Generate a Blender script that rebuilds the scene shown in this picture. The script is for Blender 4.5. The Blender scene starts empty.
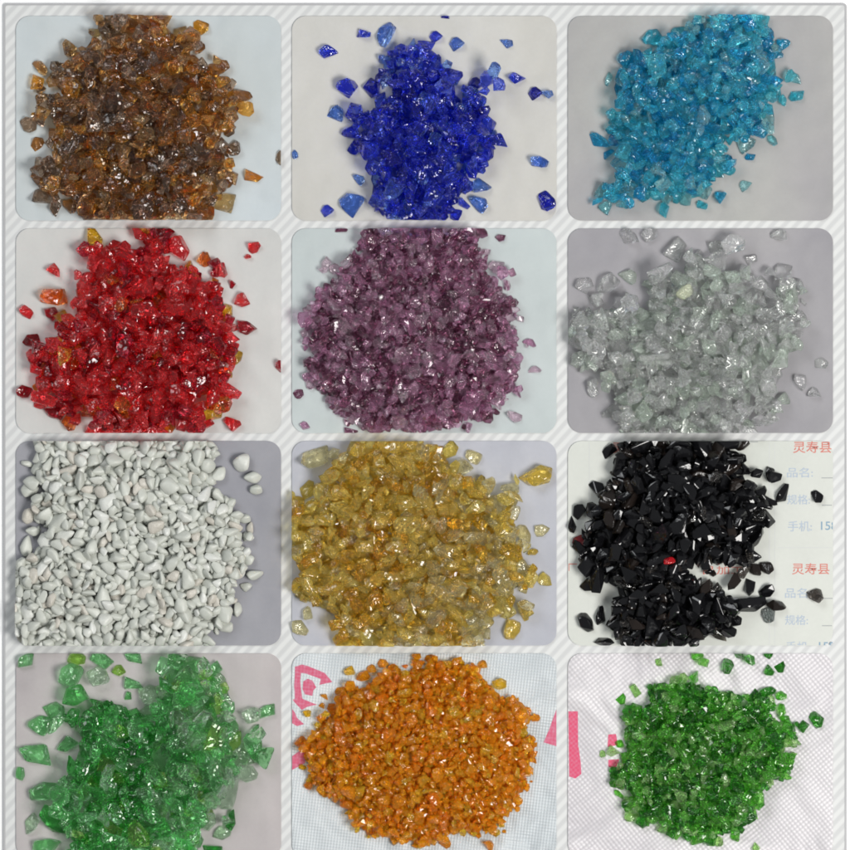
import bpy, bmesh, math, random
import numpy as np
from mathutils import Vector, Matrix, Quaternion, Euler

# ---------------------------------------------------------------- camera, world, lamps
# unit: 1 photograph pixel = 1 mm.  px() turns photograph pixels into metres on the table.
def px(x, y): return ((x - 425.0) / 1000.0, (425.0 - y) / 1000.0)

sc = bpy.context.scene
C = sc.collection
cam_d = bpy.data.cameras.new('camera'); cam = bpy.data.objects.new('camera', cam_d); C.objects.link(cam)
CAM_H = 5.0
cam.location = (0, 0, CAM_H); cam.rotation_euler = (0, 0, 0)
cam_d.sensor_width = 36.0; cam_d.lens = 36.0 * (CAM_H - 0.004) / 0.85
cam_d.clip_start = 0.1; cam_d.clip_end = 60
sc.camera = cam

w = bpy.data.worlds.new('World'); sc.world = w; w.use_nodes = True
bg = w.node_tree.nodes['Background']
bg.inputs[0].default_value = (0.93, 0.97, 1.0, 1); bg.inputs[1].default_value = 0.22

def area(name, loc, size, power, col):
    d = bpy.data.lights.new(name, 'AREA'); d.shape = 'RECTANGLE'; d.size, d.size_y = size
    d.energy = power; d.color = col
    o = bpy.data.objects.new(name, d); C.objects.link(o); o.location = loc
    o.rotation_euler = (Vector((0, 0, 0)) - Vector(loc)).to_track_quat('-Z', 'Y').to_euler()
    return o
area('window_light', (1.9, -0.75, 3.1), (1.5, 1.2), 132, (1.0, 0.98, 0.95))
area('fill_light', (-1.7, 2.0, 2.9), (1.8, 1.6), 52, (0.95, 0.98, 1.0))  # added weaker fill lamp opposite the key light, no real window there

sc.view_settings.view_transform = 'Standard'; sc.view_settings.look = 'None'
sc.view_settings.exposure = 0.0; sc.view_settings.gamma = 1.0
sc.render.engine = 'CYCLES'
cy = sc.cycles
cy.max_bounces = 28; cy.transmission_bounces = 28; cy.glossy_bounces = 6; cy.diffuse_bounces = 4
cy.transparent_max_bounces = 16; cy.sample_clamp_indirect = 10; cy.blur_glossy = 0.6
cy.caustics_reflective = True; cy.caustics_refractive = True
cy.use_denoising = True
cy.pixel_filter_type = 'BLACKMAN_HARRIS'; cy.filter_width = 1.75
try: cy.denoiser = 'OPENIMAGEDENOISE'
except Exception: pass

# ---------------------------------------------------------------- helpers
def lin(r, g=None, b=None):
    if g is None: r, g, b = r
    f = lambda c: (c / 255 / 12.92) if c <= 10 else (((c / 255) + 0.055) / 1.055) ** 2.4
    return (f(r), f(g), f(b))

def tag(o, label=None, cat=None, group=None, kind=None):
    if label: o['label'] = label
    if cat: o['category'] = cat
    if group: o['group'] = group
    if kind: o['kind'] = kind
    return o

def link(name, me, m=None, parent=None):
    o = bpy.data.objects.new(name, me); C.objects.link(o)
    if m: me.materials.append(m)
    if parent: o.parent = parent
    return o

class Nodes:
    def __init__(s, name):
        s.m = bpy.data.materials.new(name); s.m.use_nodes = True
        s.t = s.m.node_tree; s.b = s.t.nodes['Principled BSDF']
    def n(s, typ, **kw):
        nd = s.t.nodes.new(typ)
        for k, v in kw.items():
            if k.startswith('i_'):
                nd.inputs[k[2:].replace('_', ' ')].default_value = v
            else: setattr(nd, k, v)
        return nd
    def l(s, a, b): s.t.links.new(a, b)
    def math(s, op, a, b=None, clamp=False):
        nd = s.n('ShaderNodeMath', operation=op, use_clamp=clamp)
        for i, v in enumerate((a, b)):
            if v is None: continue
            if isinstance(v, (int, float)): nd.inputs[i].default_value = v
            else: s.l(v, nd.inputs[i])
        return nd.outputs[0]
    def mix(s, f, a, b):
        nd = s.n('ShaderNodeMix', data_type='RGBA')
        for i, v in ((0, f), (6, a), (7, b)):
            if isinstance(v, (int, float)): nd.inputs[i].default_value = v
            elif isinstance(v, tuple): nd.inputs[i].default_value = (*v[:3], 1)
            else: s.l(v, nd.inputs[i])
        return nd.outputs[2]
    def rnd(s):
        a = s.n('ShaderNodeObjectInfo').outputs['Random']
        b = s.n('ShaderNodeNewGeometry').outputs['Random Per Island']
        return s.math('FRACT', s.math('ADD', a, b))

MILK, THIN = 0.02, 0.09
def glass(name, c1, c2, rough=0.02, milk=MILK, ior=1.5, bump=0.2, thin=THIN):
    """tinted broken glass; each chip gets a tint somewhere between c1 and c2"""
    k = Nodes(name); b = k.b
    r = k.rnd()
    col = k.mix(r, c1, c2)
    k.l(col, b.inputs['Base Color'])
    b.inputs['Transmission Weight'].default_value = 1.0 - milk
    b.inputs['IOR'].default_value = ior
    rr = k.math('ADD', k.math('MULTIPLY', k.math('FRACT', k.math('MULTIPLY', r, 7.31)), 0.08), rough)
    k.l(rr, b.inputs['Roughness'])
    tc = k.n('ShaderNodeTexCoord')
    no = k.n('ShaderNodeTexNoise', i_Scale=1.3, i_Detail=2.0); k.l(tc.outputs['Object'], no.inputs['Vector'])
    bp = k.n('ShaderNodeBump', i_Strength=bump, i_Distance=0.35)
    k.l(no.outputs['Fac'], bp.inputs['Height']); k.l(bp.outputs['Normal'], b.inputs['Normal'])
    tr = k.n('ShaderNodeBsdfTransparent'); k.l(k.mix(0.5, col, (1, 1, 1)), tr.inputs[0])
    mx = k.n('ShaderNodeMixShader'); mx.inputs[0].default_value = thin
    k.l(b.outputs[0], mx.inputs[1]); k.l(tr.outputs[0], mx.inputs[2])
    k.l(mx.outputs[0], k.t.nodes['Material Output'].inputs['Surface'])
    return k.m

def opaque(name, c1, c2, rough, spec=0.5, bump=0.2, bscale=3.0, coat=0.0):
    k = Nodes(name); b = k.b
    r = k.rnd()
    tc = k.n('ShaderNodeTexCoord')
    no = k.n('ShaderNodeTexNoise', i_Scale=bscale, i_Detail=4.0); k.l(tc.outputs['Object'], no.inputs['Vector'])
    f = k.math('ADD', k.math('MULTIPLY', r, 0.7), k.math('MULTIPLY', no.outputs['Fac'], 0.3))
    k.l(k.mix(f, c1, c2), b.inputs['Base Color'])
    b.inputs['Roughness'].default_value = rough; b.inputs['Specular IOR Level'].default_value = spec
    b.inputs['Coat Weight'].default_value = coat; b.inputs['Coat Roughness'].default_value = 0.05
    bp = k.n('ShaderNodeBump', i_Strength=bump, i_Distance=0.3)
    k.l(no.outputs['Fac'], bp.inputs['Height']); k.l(bp.outputs['Normal'], b.inputs['Normal'])
    return k.m

def paper(name, c, c2, fold=0.35, scale=7.0):
    k = Nodes(name); b = k.b
    tc = k.n('ShaderNodeTexCoord')
    n1 = k.n('ShaderNodeTexNoise', i_Scale=scale, i_Detail=3.0); k.l(tc.outputs['Object'], n1.inputs['Vector'])
    n2 = k.n('ShaderNodeTexNoise', i_Scale=260.0, i_Detail=4.0); k.l(tc.outputs['Object'], n2.inputs['Vector'])
    f = k.math('MULTIPLY', k.math('SUBTRACT', n1.outputs['Fac'], 0.32), 2.6, clamp=True)
    cm = k.mix(f, c, c2)
    cm2 = k.mix(k.math('MULTIPLY', n2.outputs['Fac'], 0.22), cm, tuple(x * 0.72 for x in c))
    k.l(cm2, b.inputs['Base Color'])
    b.inputs['Roughness'].default_value = 0.6; b.inputs['Specular IOR Level'].default_value = 0.25
    h = k.math('ADD', k.math('MULTIPLY', n1.outputs['Fac'], fold * 0.11), k.math('MULTIPLY', n2.outputs['Fac'], 0.0001))
    bp = k.n('ShaderNodeBump', i_Strength=0.6, i_Distance=1.0)
    k.l(h, bp.inputs['Height']); k.l(bp.outputs['Normal'], b.inputs['Normal'])
    return k.m

def weave_nodes(k, rot, size):
    tc = k.n('ShaderNodeTexCoord')
    mp = k.n('ShaderNodeMapping'); mp.inputs['Rotation'].default_value = (0, 0, math.radians(rot))
    k.l(tc.outputs['Object'], mp.inputs['Vector'])
    sx = k.n('ShaderNodeSeparateXYZ'); k.l(mp.outputs[0], sx.inputs[0])
    u = k.math('SINE', k.math('MULTIPLY', sx.outputs[0], math.pi / size))
    v = k.math('SINE', k.math('MULTIPLY', sx.outputs[1], math.pi / size))
    wv = k.math('MULTIPLY', u, v)
    return tc, k.math('ADD', k.math('MULTIPLY', wv, 0.5), 0.5)

def sack(name, c, c2, rot, size=0.0028, amp=0.5):
    k = Nodes(name); b = k.b
    tc, wv = weave_nodes(k, rot, size)
    n1 = k.n('ShaderNodeTexNoise', i_Scale=9.0, i_Detail=3.0, i_Distortion=0.6); k.l(tc.outputs['Object'], n1.inputs['Vector'])
    f = k.math('MULTIPLY', k.math('SUBTRACT', n1.outputs['Fac'], 0.35), 2.6, clamp=True)
    base = k.mix(f, c, c2)
    wf = k.math('MULTIPLY', wv, amp * 0.55)
    k.l(k.mix(wf, base, tuple(x * 0.55 for x in c)), b.inputs['Base Color'])
    b.inputs['Roughness'].default_value = 0.42
    h = k.math('ADD', k.math('MULTIPLY', n1.outputs['Fac'], 0.035), k.math('MULTIPLY', wv, -0.0006))
    bp = k.n('ShaderNodeBump', i_Strength=0.7, i_Distance=1.0)
    k.l(h, bp.inputs['Height']); k.l(bp.outputs['Normal'], b.inputs['Normal'])
    return k.m

def ink(name, c, c2, mottled=0.5, weave=0):
    k = Nodes(name); b = k.b
    tc = k.n('ShaderNodeTexCoord')
    n1 = k.n('ShaderNodeTexNoise', i_Scale=260.0, i_Detail=3.0); k.l(tc.outputs['Object'], n1.inputs['Vector'])
    f = k.math('MULTIPLY', k.math('SUBTRACT', n1.outputs['Fac'], 0.45), 4.0 * mottled, clamp=True)
    col = k.mix(f, c, c2)
    if weave:                                   # the ink misses the valleys between the threads
        _, wv = weave_nodes(k, weave, .0024)
        col = k.mix(k.math('MULTIPLY', wv, k.math('MULTIPLY', n1.outputs['Fac'], .55)), col, lin(210, 160, 178))
    k.l(col, b.inputs['Base Color'])
    b.inputs['Roughness'].default_value = 0.6
    return k.m

def rounded(x0, y0, x1, y1, r, seg=8):
    """outline of a rounded rectangle in photograph pixels, as metres"""
    pts = []
    for cx, cyy, a0 in ((x1 - r, y0 + r, 0), (x0 + r, y0 + r, 90), (x0 + r, y1 - r, 180), (x1 - r, y1 - r, 270)):
        for i in range(seg + 1):
            a = math.radians(a0 + 90 * i / seg)
            pts.append(px(cx + r * math.cos(a), cyy - r * math.sin(a)))
    return pts

def slab(pts, z0, z1, bevel=0.0):
    bm = bmesh.new()
    lo = [bm.verts.new((x, y, z0)) for x, y in pts]; hi = [bm.verts.new((x, y, z1)) for x, y in pts]
    bm.faces.new(hi); bm.faces.new(list(reversed(lo)))
    n = len(pts)
    for i in range(n): bm.faces.new((lo[i], lo[(i + 1) % n], hi[(i + 1) % n], hi[i]))
    bmesh.ops.recalc_face_normals(bm, faces=bm.faces)
    me = bpy.data.meshes.new('slab'); bm.to_mesh(me); bm.free()
    return me

def flat_poly(pts, z, name='mark'):
    bm = bmesh.new()
    f = bm.faces.new([bm.verts.new((x, y, z)) for x, y in pts])
    bmesh.ops.recalc_face_normals(bm, faces=[f])
    if f.normal.z < 0: f.normal_flip()
    bmesh.ops.triangulate(bm, faces=bm.faces)
    me = bpy.data.meshes.new(name); bm.to_mesh(me); bm.free()
    return me

# ---------------------------------------------------------------- the setting
Z_CARD = 0.0020; Z_SHEET = 0.0034
m_table = paper('white_table', (0.93, 0.93, 0.93), (0.91, 0.91, 0.91), 0.02)
bm = bmesh.new(); bmesh.ops.create_grid(bm, x_segments=1, y_segments=1, size=3.0)
me = bpy.data.meshes.new('table'); bm.to_mesh(me); bm.free()
tag(link('white_table_surface', me, m_table), kind='structure')

k = Nodes('striped_card'); b = k.b
tc = k.n('ShaderNodeTexCoord'); sx = k.n('ShaderNodeSeparateXYZ'); k.l(tc.outputs['Object'], sx.inputs[0])
nz = k.n('ShaderNodeTexNoise', i_Scale=40.0, i_Detail=2.0); k.l(tc.outputs['Object'], nz.inputs['Vector'])
ph = k.math('SUBTRACT', k.math('MULTIPLY', sx.outputs[0], 1.08 * 2 * math.pi / 0.0128), k.math('MULTIPLY', sx.outputs[1], 2 * math.pi / 0.0128))
ph = k.math('ADD', ph, k.math('MULTIPLY', nz.outputs['Fac'], 0.9))
st = k.math('ADD', k.math('MULTIPLY', k.math('SINE', ph), 0.75), 0.5, clamp=True)
k.l(k.mix(st, lin(196, 197, 197), lin(211, 212, 211)), b.inputs['Base Color'])
b.inputs['Roughness'].default_value = 0.55; b.inputs['Specular IOR Level'].default_value = 0.3
card = link('backing_card', slab(rounded(4, 4, 846, 872, 3), 0.0002, Z_CARD), k.m)
tag(card, 'large white backing card with faint grey diagonal stripes and grey outline under all sheets', 'card')
# grey outline of the card, a raised thin line
out, inn = rounded(3.2, 3.2, 846.8, 872.8, 3.2), rounded(5.2, 5.2, 844.8, 870.8, 2.2)
bm = bmesh.new(); n = len(out)
A = [bm.verts.new((x, y, 0.0022)) for x, y in out]; B = [bm.verts.new((x, y, 0.0022)) for x, y in inn]
A0 = [bm.verts.new((x, y, 0.0001)) for x, y in out]
for i in range(n):
    j = (i + 1) % n
    bm.faces.new((A[i], A[j], B[j], B[i])); bm.faces.new((A0[i], A0[j], A[j], A[i]))
bmesh.ops.recalc_face_normals(bm, faces=bm.faces)
me = bpy.data.meshes.new('outline'); bm.to_mesh(me); bm.free()
link('border_line', me, opaque('grey_line', lin(163, 163, 165), lin(172, 172, 174), 0.6), card)

# ---------------------------------------------------------------- chip shapes
def hull_mesh(pts):
    bm = bmesh.new()
    for p in pts: bm.verts.new(p)
    r = bmesh.ops.convex_hull(bm, input=bm.verts)
    junk = [v for v in bm.verts if not v.link_faces]
    bmesh.ops.delete(bm, geom=junk, context='VERTS')
    bmesh.ops.dissolve_limit(bm, angle_limit=math.radians(7), verts=bm.verts, edges=bm.edges)
    return bm

def base_points(rng, style):
    t = rng.random()
    if style == 'slab':
        if t < .55: return plate(rng)
        a = (1, rng.uniform(.5, .85), rng.uniform(.35, .6)); n = rng.randint(7, 10)
    elif style == 'grain':
        t *= 0.999; a = (1, rng.uniform(.62, .9), rng.uniform(.5, .72)); n = rng.randint(9, 14)
    elif style == 'shard':
        if t < 0.3: return plate(rng)
        a = (1, rng.uniform(.5, .85), rng.uniform(.35, .65)); n = rng.randint(8, 12)
    else:
        if t < 0.12: return plate(rng)
        a = (1, rng.uniform(.62, .92), rng.uniform(.5, .8)); n = rng.randint(8, 12)
    pts = []
    for _ in range(n):
        v = Vector((rng.gauss(0, 1), rng.gauss(0, 1), rng.gauss(0, 1))).normalized() * rng.uniform(.78, 1.05)
        pts.append(Vector((v.x * a[0], v.y * a[1], v.z * a[2])))
    return pts

def plate(rng):
    n = rng.randint(4, 7); h = rng.uniform(.22, .42); el = rng.uniform(.55, .95); pts = []
    a0 = rng.uniform(0, 6.28)
    for i in range(n):
        a = a0 + (i + rng.uniform(-.28, .28)) * 2 * math.pi / n
        r = rng.uniform(.7, 1.15); k = rng.uniform(.45, .95); s = rng.uniform(-.1, .1)
        pts.append(Vector((r * math.cos(a), r * math.sin(a) * el, h * rng.uniform(.7, 1))))
        pts.append(Vector((r * k * math.cos(a + s), r * k * math.sin(a + s) * el, -h * rng.uniform(.7, 1))))
    return pts

def make_variant(rng, style, bev):
    """unit chip lying on its widest face; returns (mesh, hull planes)"""
    while True:
        bm = hull_mesh(base_points(rng, style))
        if len(bm.faces) >= 4: break
        bm.free()
    f = max(bm.faces, key=lambda q: q.calc_area())
    q = f.normal.rotation_difference(Vector((0, 0, -1)))
    bmesh.ops.rotate(bm, verts=bm.verts, matrix=q.to_matrix(), cent=(0, 0, 0))
    vs = [v.co for v in bm.verts]
    c = sum(vs, Vector()) / len(vs)
    bmesh.ops.translate(bm, verts=bm.verts, vec=-c)
    ext = max((Vector((v.co.x, v.co.y, 0))).length for v in bm.verts)
    bmesh.ops.scale(bm, vec=(1 / ext,) * 3, verts=bm.verts)
    bm.normal_update()
    planes = np.array([[*fa.normal, fa.normal.dot(fa.verts[0].co)] for fa in bm.faces])
    pts = np.array([v.co[:] for v in bm.verts])
    if bev > .1:                                 # worn smooth: subdivide and relax
        bmesh.ops.triangulate(bm, faces=bm.faces)
        for _ in range(1):
            bmesh.ops.subdivide_edges(bm, edges=bm.edges, cuts=3, use_grid_fill=True)
            for _ in range(3): bmesh.ops.smooth_vert(bm, verts=bm.verts, factor=.5, use_axis_x=True, use_axis_y=True, use_axis_z=True)
        k_ = 1 / max(Vector((v.co.x, v.co.y, 0)).length for v in bm.verts); k_ = 1 + (k_ - 1) * .8
        bmesh.ops.scale(bm, vec=(k_, k_, 1 + (k_ - 1) * .5), verts=bm.verts)
    elif bev > 0:
        bmesh.ops.bevel(bm, geom=list(bm.edges), offset=bev, segments=3 if bev > .1 else 1, profile=.5, affect='EDGES', clamp_overlap=True)
    bmesh.ops.triangulate(bm, faces=[q for q in bm.faces if len(q.verts) > 4])
    me = bpy.data.meshes.new('chip'); bm.to_mesh(me); bm.free()
    if bev > .1:
        for p in me.polygons: p.use_smooth = True
        try: me.shade_smooth()
        except Exception: pass
    e = pts.max(0) - pts.min(0)
    return me, planes, pts

# ---------------------------------------------------------------- one tile: sheet + heap
GRID = 1.0   # mm
def poly_fields(poly, xs, ys):
    """distance to the outline (mm) and inside mask on the grid"""
    X, Y = np.meshgrid(xs, ys)
    d = np.full(X.shape, 1e9); ins = np.zeros(X.shape, bool)
    P = np.array(poly); n = len(P)
    for i in range(n):
        a = P[i]; b = P[(i + 1) % n]; ab = b - a; L = (ab ** 2).sum() + 1e-9
        t = np.clip(((X - a[0]) * ab[0] + (Y - a[1]) * ab[1]) / L, 0, 1)
        d = np.minimum(d, np.hypot(X - a[0] - t * ab[0], Y - a[1] - t * ab[1]))
        cnd = ((a[1] > Y) != (b[1] > Y)) & (X < (b[0] - a[0]) * (Y - a[1]) / (b[1] - a[1] + 1e-12) + a[0])
        ins ^= cnd
    return d, ins

class Tile:
    def __init__(s, rect, origin, scale, seed):
        s.rect = rect; s.o = origin; s.s = scale
        s.rng = random.Random(seed)
        x0, y0, x1, y1 = rect
        # local mm frame: X = photo x, Y = -photo y
        s.gx0, s.gy0 = x0 - 6, -(y1 + 6)
        s.nx, s.ny = int(x1 - x0 + 12), int(y1 - y0 + 12)
        s.xs = s.gx0 + np.arange(s.nx) + .5; s.ys = s.gy0 + np.arange(s.ny) + .5
        s.H = np.zeros((s.ny, s.nx)); s.own = np.full((s.ny, s.nx), -1)
        s.chips = []
    def loc(s, u, v): return (s.o[0] + u / s.s, -(s.o[1] + v / s.s))
    def drop(s, var, rot, size, x, y, q, commit=True, z=None):
        """rest one chip on the height field at (x, y); returns its z"""
        me, planes, pts = var
        R = np.array(rot.to_matrix())
        N = planes[:, :3] @ R.T; D = planes[:, 3] * size
        W = pts @ R.T * size
        i0 = max(0, int(math.floor(x + W[:, 0].min() - s.gx0))); i1 = min(s.nx, int(math.ceil(x + W[:, 0].max() - s.gx0)))
        j0 = max(0, int(math.floor(y + W[:, 1].min() - s.gy0))); j1 = min(s.ny, int(math.ceil(y + W[:, 1].max() - s.gy0)))
        if i1 <= i0 or j1 <= j0: return None
        gx = s.xs[i0:i1] - x; gy = s.ys[j0:j1] - y
        X, Y = np.meshgrid(gx, gy)
        up = np.full(X.shape, 1e9); lo = np.full(X.shape, -1e9); ok = np.ones(X.shape, bool)
        for nrm, dd in zip(N, D):
            if nrm[2] > 1e-4: up = np.minimum(up, (dd - nrm[0] * X - nrm[1] * Y) / nrm[2])
            elif nrm[2] < -1e-4: lo = np.maximum(lo, (dd - nrm[0] * X - nrm[1] * Y) / nrm[2])
            else: ok &= (nrm[0] * X + nrm[1] * Y) <= dd
        ok &= up > lo
        if not ok.any(): return None
        Hs = s.H[j0:j1, i0:i1]
        gap = (Hs - lo)[ok]
        if z is None:
            z = np.quantile(gap, q)
            z = max(z, -W[:, 2].min())          # never through the sheet
        if commit:
            top = np.where(ok, up + z, -1)
            mask = top > Hs
            Hs[mask] = top[mask]; s.own[j0:j1, i0:i1][mask] = len(s.chips)
        return z

def clip_planes(rect, r=14):
    x0, y0, x1, y1 = rect; out = []
    out += [((-1, 0), (x0, 0)), ((1, 0), (x1, 0)), ((0, 1), (0, -y0)), ((0, -1), (0, -y1))]
    for cx, cyy, sx_, sy_ in ((x1 - r, -(y0 + r), 1, 1), (x0 + r, -(y0 + r), -1, 1), (x0 + r, -(y1 - r), -1, -1), (x1 - r, -(y1 - r), 1, -1)):
        for a in (15, 30, 45, 60, 75):
            nx, ny = sx_ * math.cos(math.radians(a)), sy_ * math.sin(math.radians(a))
            out.append(((nx, ny), (cx + nx * r, cyy + ny * r)))
    return out

def hour(dx, dy):
    a = math.degrees(math.atan2(dx, dy)) % 360
    return ('twelve', 'one', 'two', 'three', 'four', 'five', 'six', 'seven', 'eight', 'nine', 'ten', 'eleven')[int((a + 15) // 30) % 12]

def build_tile(T, kind, colour, noun, mats, style, size, hmax, outline, strays, sheetname, slope=.55, bev=.055, pick=None,
               q=.9, nvar=26, jitter=.28, tilt=24, maxn=1500):
    """mats: list of (material, weight, shade word).  strays: (u, v, size px, elongation, angle, shade)"""
    rng = T.rng
    vars_ = [make_variant(rng, style, bev) for _ in range(nvar)]
    planes = clip_planes(T.rect)
    mw = [m[1] for m in mats]; shade_of = {m[2]: i for i, m in enumerate(mats)}
    poly = [T.loc(u, v) for u, v in outline]
    d, ins = poly_fields(poly, T.xs, T.ys)
    cs = max(3, int(size * .9)); rr_ = np.random.RandomState(rng.randint(0, 9999)).rand(T.ny // cs + 2, T.nx // cs + 2)
    rr_ = np.kron(rr_, np.ones((cs, cs)))[:T.ny, :T.nx]
    ins = np.where(ins, d, -d) > (rr_ - .5) * 1.15 * size      # ragged foot
    tgt = np.where(ins, hmax * (1 - np.exp(-d * slope / hmax)) + .12 * size, -1)
    x0, y0, x1, y1 = T.rect
    win = (T.xs[None, :] > x0 - 3) & (T.xs[None, :] < x1 + 3) & (T.ys[:, None] < -y0 + 3) & (T.ys[:, None] > -y1 - 3)
    tgt += (np.random.RandomState(rng.randint(0, 9999)).rand(*tgt.shape) - .5) * .15 * size
    wd = np.minimum(np.minimum(T.xs[None, :] - x0, x1 - T.xs[None, :]), np.minimum(-y0 - T.ys[:, None], T.ys[:, None] + y1))
    tgt = np.where(tgt > .3 * size, .3 * size + (tgt - .3 * size) * np.clip(wd / 42.0, 0, 1), tgt)
    tgt[~(win & ins)] = -1
    # strays first: they lie on the sheet
    def put(vi, rot, sz, x, y, z, mi, stray):
        T.chips.append(dict(v=vi, R=rot, s=sz, x=x, y=y, z=z, m=mi, stray=stray))
    for (u, v, szp, el, ang, sh) in strays:
        x, y = T.loc(u, v)
        vi = None; best = 1e9
        for c in range(len(vars_)):              # pick the variant whose elongation is nearest
            p = vars_[c][2]; cov = np.cov(p[:, :2].T); ev = np.sqrt(np.linalg.eigvalsh(cov)); e = ev[1] / (ev[0] + 1e-6)
            sc_ = abs(e - el) + rng.random() * .25
            if sc_ < best: best = sc_; vi = c
        p = vars_[vi][2]; cov = np.cov(p[:, :2].T); wv, V = np.linalg.eigh(cov); ma = math.atan2(V[1, 1], V[0, 1])
        rot = Quaternion((0, 0, 1), math.radians(ang) - ma)
        sz = szp / T.s * .62
        z = T.drop(vars_[vi], rot, sz, x, y, 1.0, commit=False)
        if z is None: continue
        T.drop(vars_[vi], rot, sz, x, y, 1.0, True, z)
        put(vi, rot, sz, x, y, z, shade_of[sh], True)
    n = 0
    while n < maxn:
        need = tgt - T.H
        cand = np.argwhere(need > .0)
        if len(cand) < .004 * ins.sum() + 2: break
        bestc = None
        for _ in range(4):
            j, i = cand[rng.randrange(len(cand))]
            x = T.xs[i] + rng.uniform(-.5, .5); y = T.ys[j] + rng.uniform(-.5, .5)
            sz = size * .56 * math.exp(rng.gauss(0, jitter))
            sz = min(sz, size * 1.0)
            if d[j, i] < size * .35: sz *= .8
            vi = rng.randrange(nvar)
            gy, gx = 0.0, 0.0
            rot = Quaternion((0, 0, 1), rng.uniform(0, 6.283))
            ax = rng.uniform(0, 6.283)
            tl = abs(rng.gauss(0, math.radians(tilt))) if rng.random() < .8 else rng.uniform(.6, 2.6)
            if T.H[j, i] < .5: tl *= .4
            rot = Quaternion((math.cos(ax), math.sin(ax), 0), tl) @ rot
            z = T.drop(vars_[vi], rot, sz, x, y, q, commit=False)
            if z is None: continue
            sc_ = z - tgt[j, i] * .6
            if bestc is None or sc_ < bestc[0]: bestc = (sc_, vi, rot, sz, x, y, z)
        if bestc is None: continue
        _, vi, rot, sz, x, y, z = bestc
        T.drop(vars_[vi], rot, sz, x, y, q, True, z)
        put(vi, rot, sz, x, y, z, pick(rng, (x - x0) / (x1 - x0), (-y0 - y) / (y1 - y0)) if pick else rng.choices(range(len(mats)), mw)[0], False)
        n += 1
    # a few more have rolled just off the foot of the heap
    per = sum(math.dist(poly[i], poly[i - 1]) for i in range(len(poly)))
    foot = np.argwhere((~ins) & (d < size * .75) & (d > size * .2) & (T.H < .5) & (wd > size * .3))
    for _ in range(int(per / (size * 1.9))):
        if not len(foot): break
        j, i = foot[rng.randrange(len(foot))]
        vi = rng.randrange(nvar); sz = size * .5 * math.exp(rng.gauss(0, jitter)); rot = Quaternion((0, 0, 1), rng.uniform(0, 6.283))
        x, y = T.xs[i], T.ys[j]
        z = T.drop(vars_[vi], rot, sz, x, y, 1.0, commit=False)
        if z is None or z > size * .5: continue
        T.drop(vars_[vi], rot, sz, x, y, 1.0, True, z)
        put(vi, rot, sz, x, y, z, rng.choices(range(len(mats)), mw)[0], False)
    # ---- what shows: the 300 that show largest stand alone, the rest is one object
    inside = T.own[6:-6, 6:-6]
    vis = np.bincount(inside[inside >= 0].ravel(), minlength=len(T.chips))
    order = sorted(range(len(T.chips)), key=lambda i: (not T.chips[i]['stray'], -vis[i]))
    solo = [i for i in order if vis[i] >= 4 or T.chips[i]['stray']][:300]; soloset = set(solo)
    cxm = np.mean([c['x'] for c in T.chips if not c['stray']]); cym = np.mean([c['y'] for c in T.chips if not c['stray']])
    rad = max(20, np.quantile([math.hypot(c['x'] - cxm, c['y'] - cym) for c in T.chips if not c['stray']], .97))
    def chip_mesh(c):
        """(mesh, shared?) - chips that reach over the sheet's edge are cut off flush with it"""
        me, pl, pts = vars_[c['v']]
        Wp = (pts @ np.array(c['R'].to_matrix()).T) * c['s'] + np.array([c['x'], c['y'], 0])
        cut = [(nn, pp) for nn, pp in planes if (Wp[:, 0] * nn[0] + Wp[:, 1] * nn[1] > pp[0] * nn[0] + pp[1] * nn[1]).any()]
        if not cut: return me, True
        bm = bmesh.new(); bm.from_mesh(me)
        Ri = c['R'].to_matrix().inverted()
        for nn, pp in cut:
            nl = Ri @ Vector((nn[0], nn[1], 0)); co = Ri @ (Vector((pp[0] - c['x'], pp[1] - c['y'], 0)) / c['s'])
            if not bm.verts: break
            g = bmesh.ops.bisect_plane(bm, geom=bm.verts[:] + bm.edges[:] + bm.faces[:], plane_co=co, plane_no=nl, clear_outer=True, dist=1e-5)
            ed = [e for e in g['geom_cut'] if isinstance(e, bmesh.types.BMEdge)]
            if ed:
                try: bmesh.ops.edgeloop_fill(bm, edges=ed)
                except Exception: pass
        if len(bm.verts) < 4 or len(bm.faces) < 4: bm.free(); return None, False
        if max(v.co.x for v in bm.verts) - min(v.co.x for v in bm.verts) < .12: bm.free(); return None, False
        m2 = bpy.data.meshes.new('cut_chip'); bm.to_mesh(m2); bm.free()
        if bev > .1:
            for p in m2.polygons: p.use_smooth = True
        return m2, False
    def world(c):
        X = (c['x'] - 425) / 1000; Y = (c['y'] + 425) / 1000; Z = Z_SHEET + .00005 + c['z'] / 1000
        return Matrix.Translation((X, Y, Z)) @ c['R'].to_matrix().to_4x4() @ Matrix.Diagonal((c['s'] / 1000,) * 3 + (1,))
    kindname = kind
    group_h = f'{colour} {noun}s heaped on their sheet'; group_s = f'loose {colour} {noun}s around their heap'
    meanv = np.median([c['s'] for c in T.chips]); loose = []; rest = bmesh.new(); nrest = 0
    nameless = {}
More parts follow.
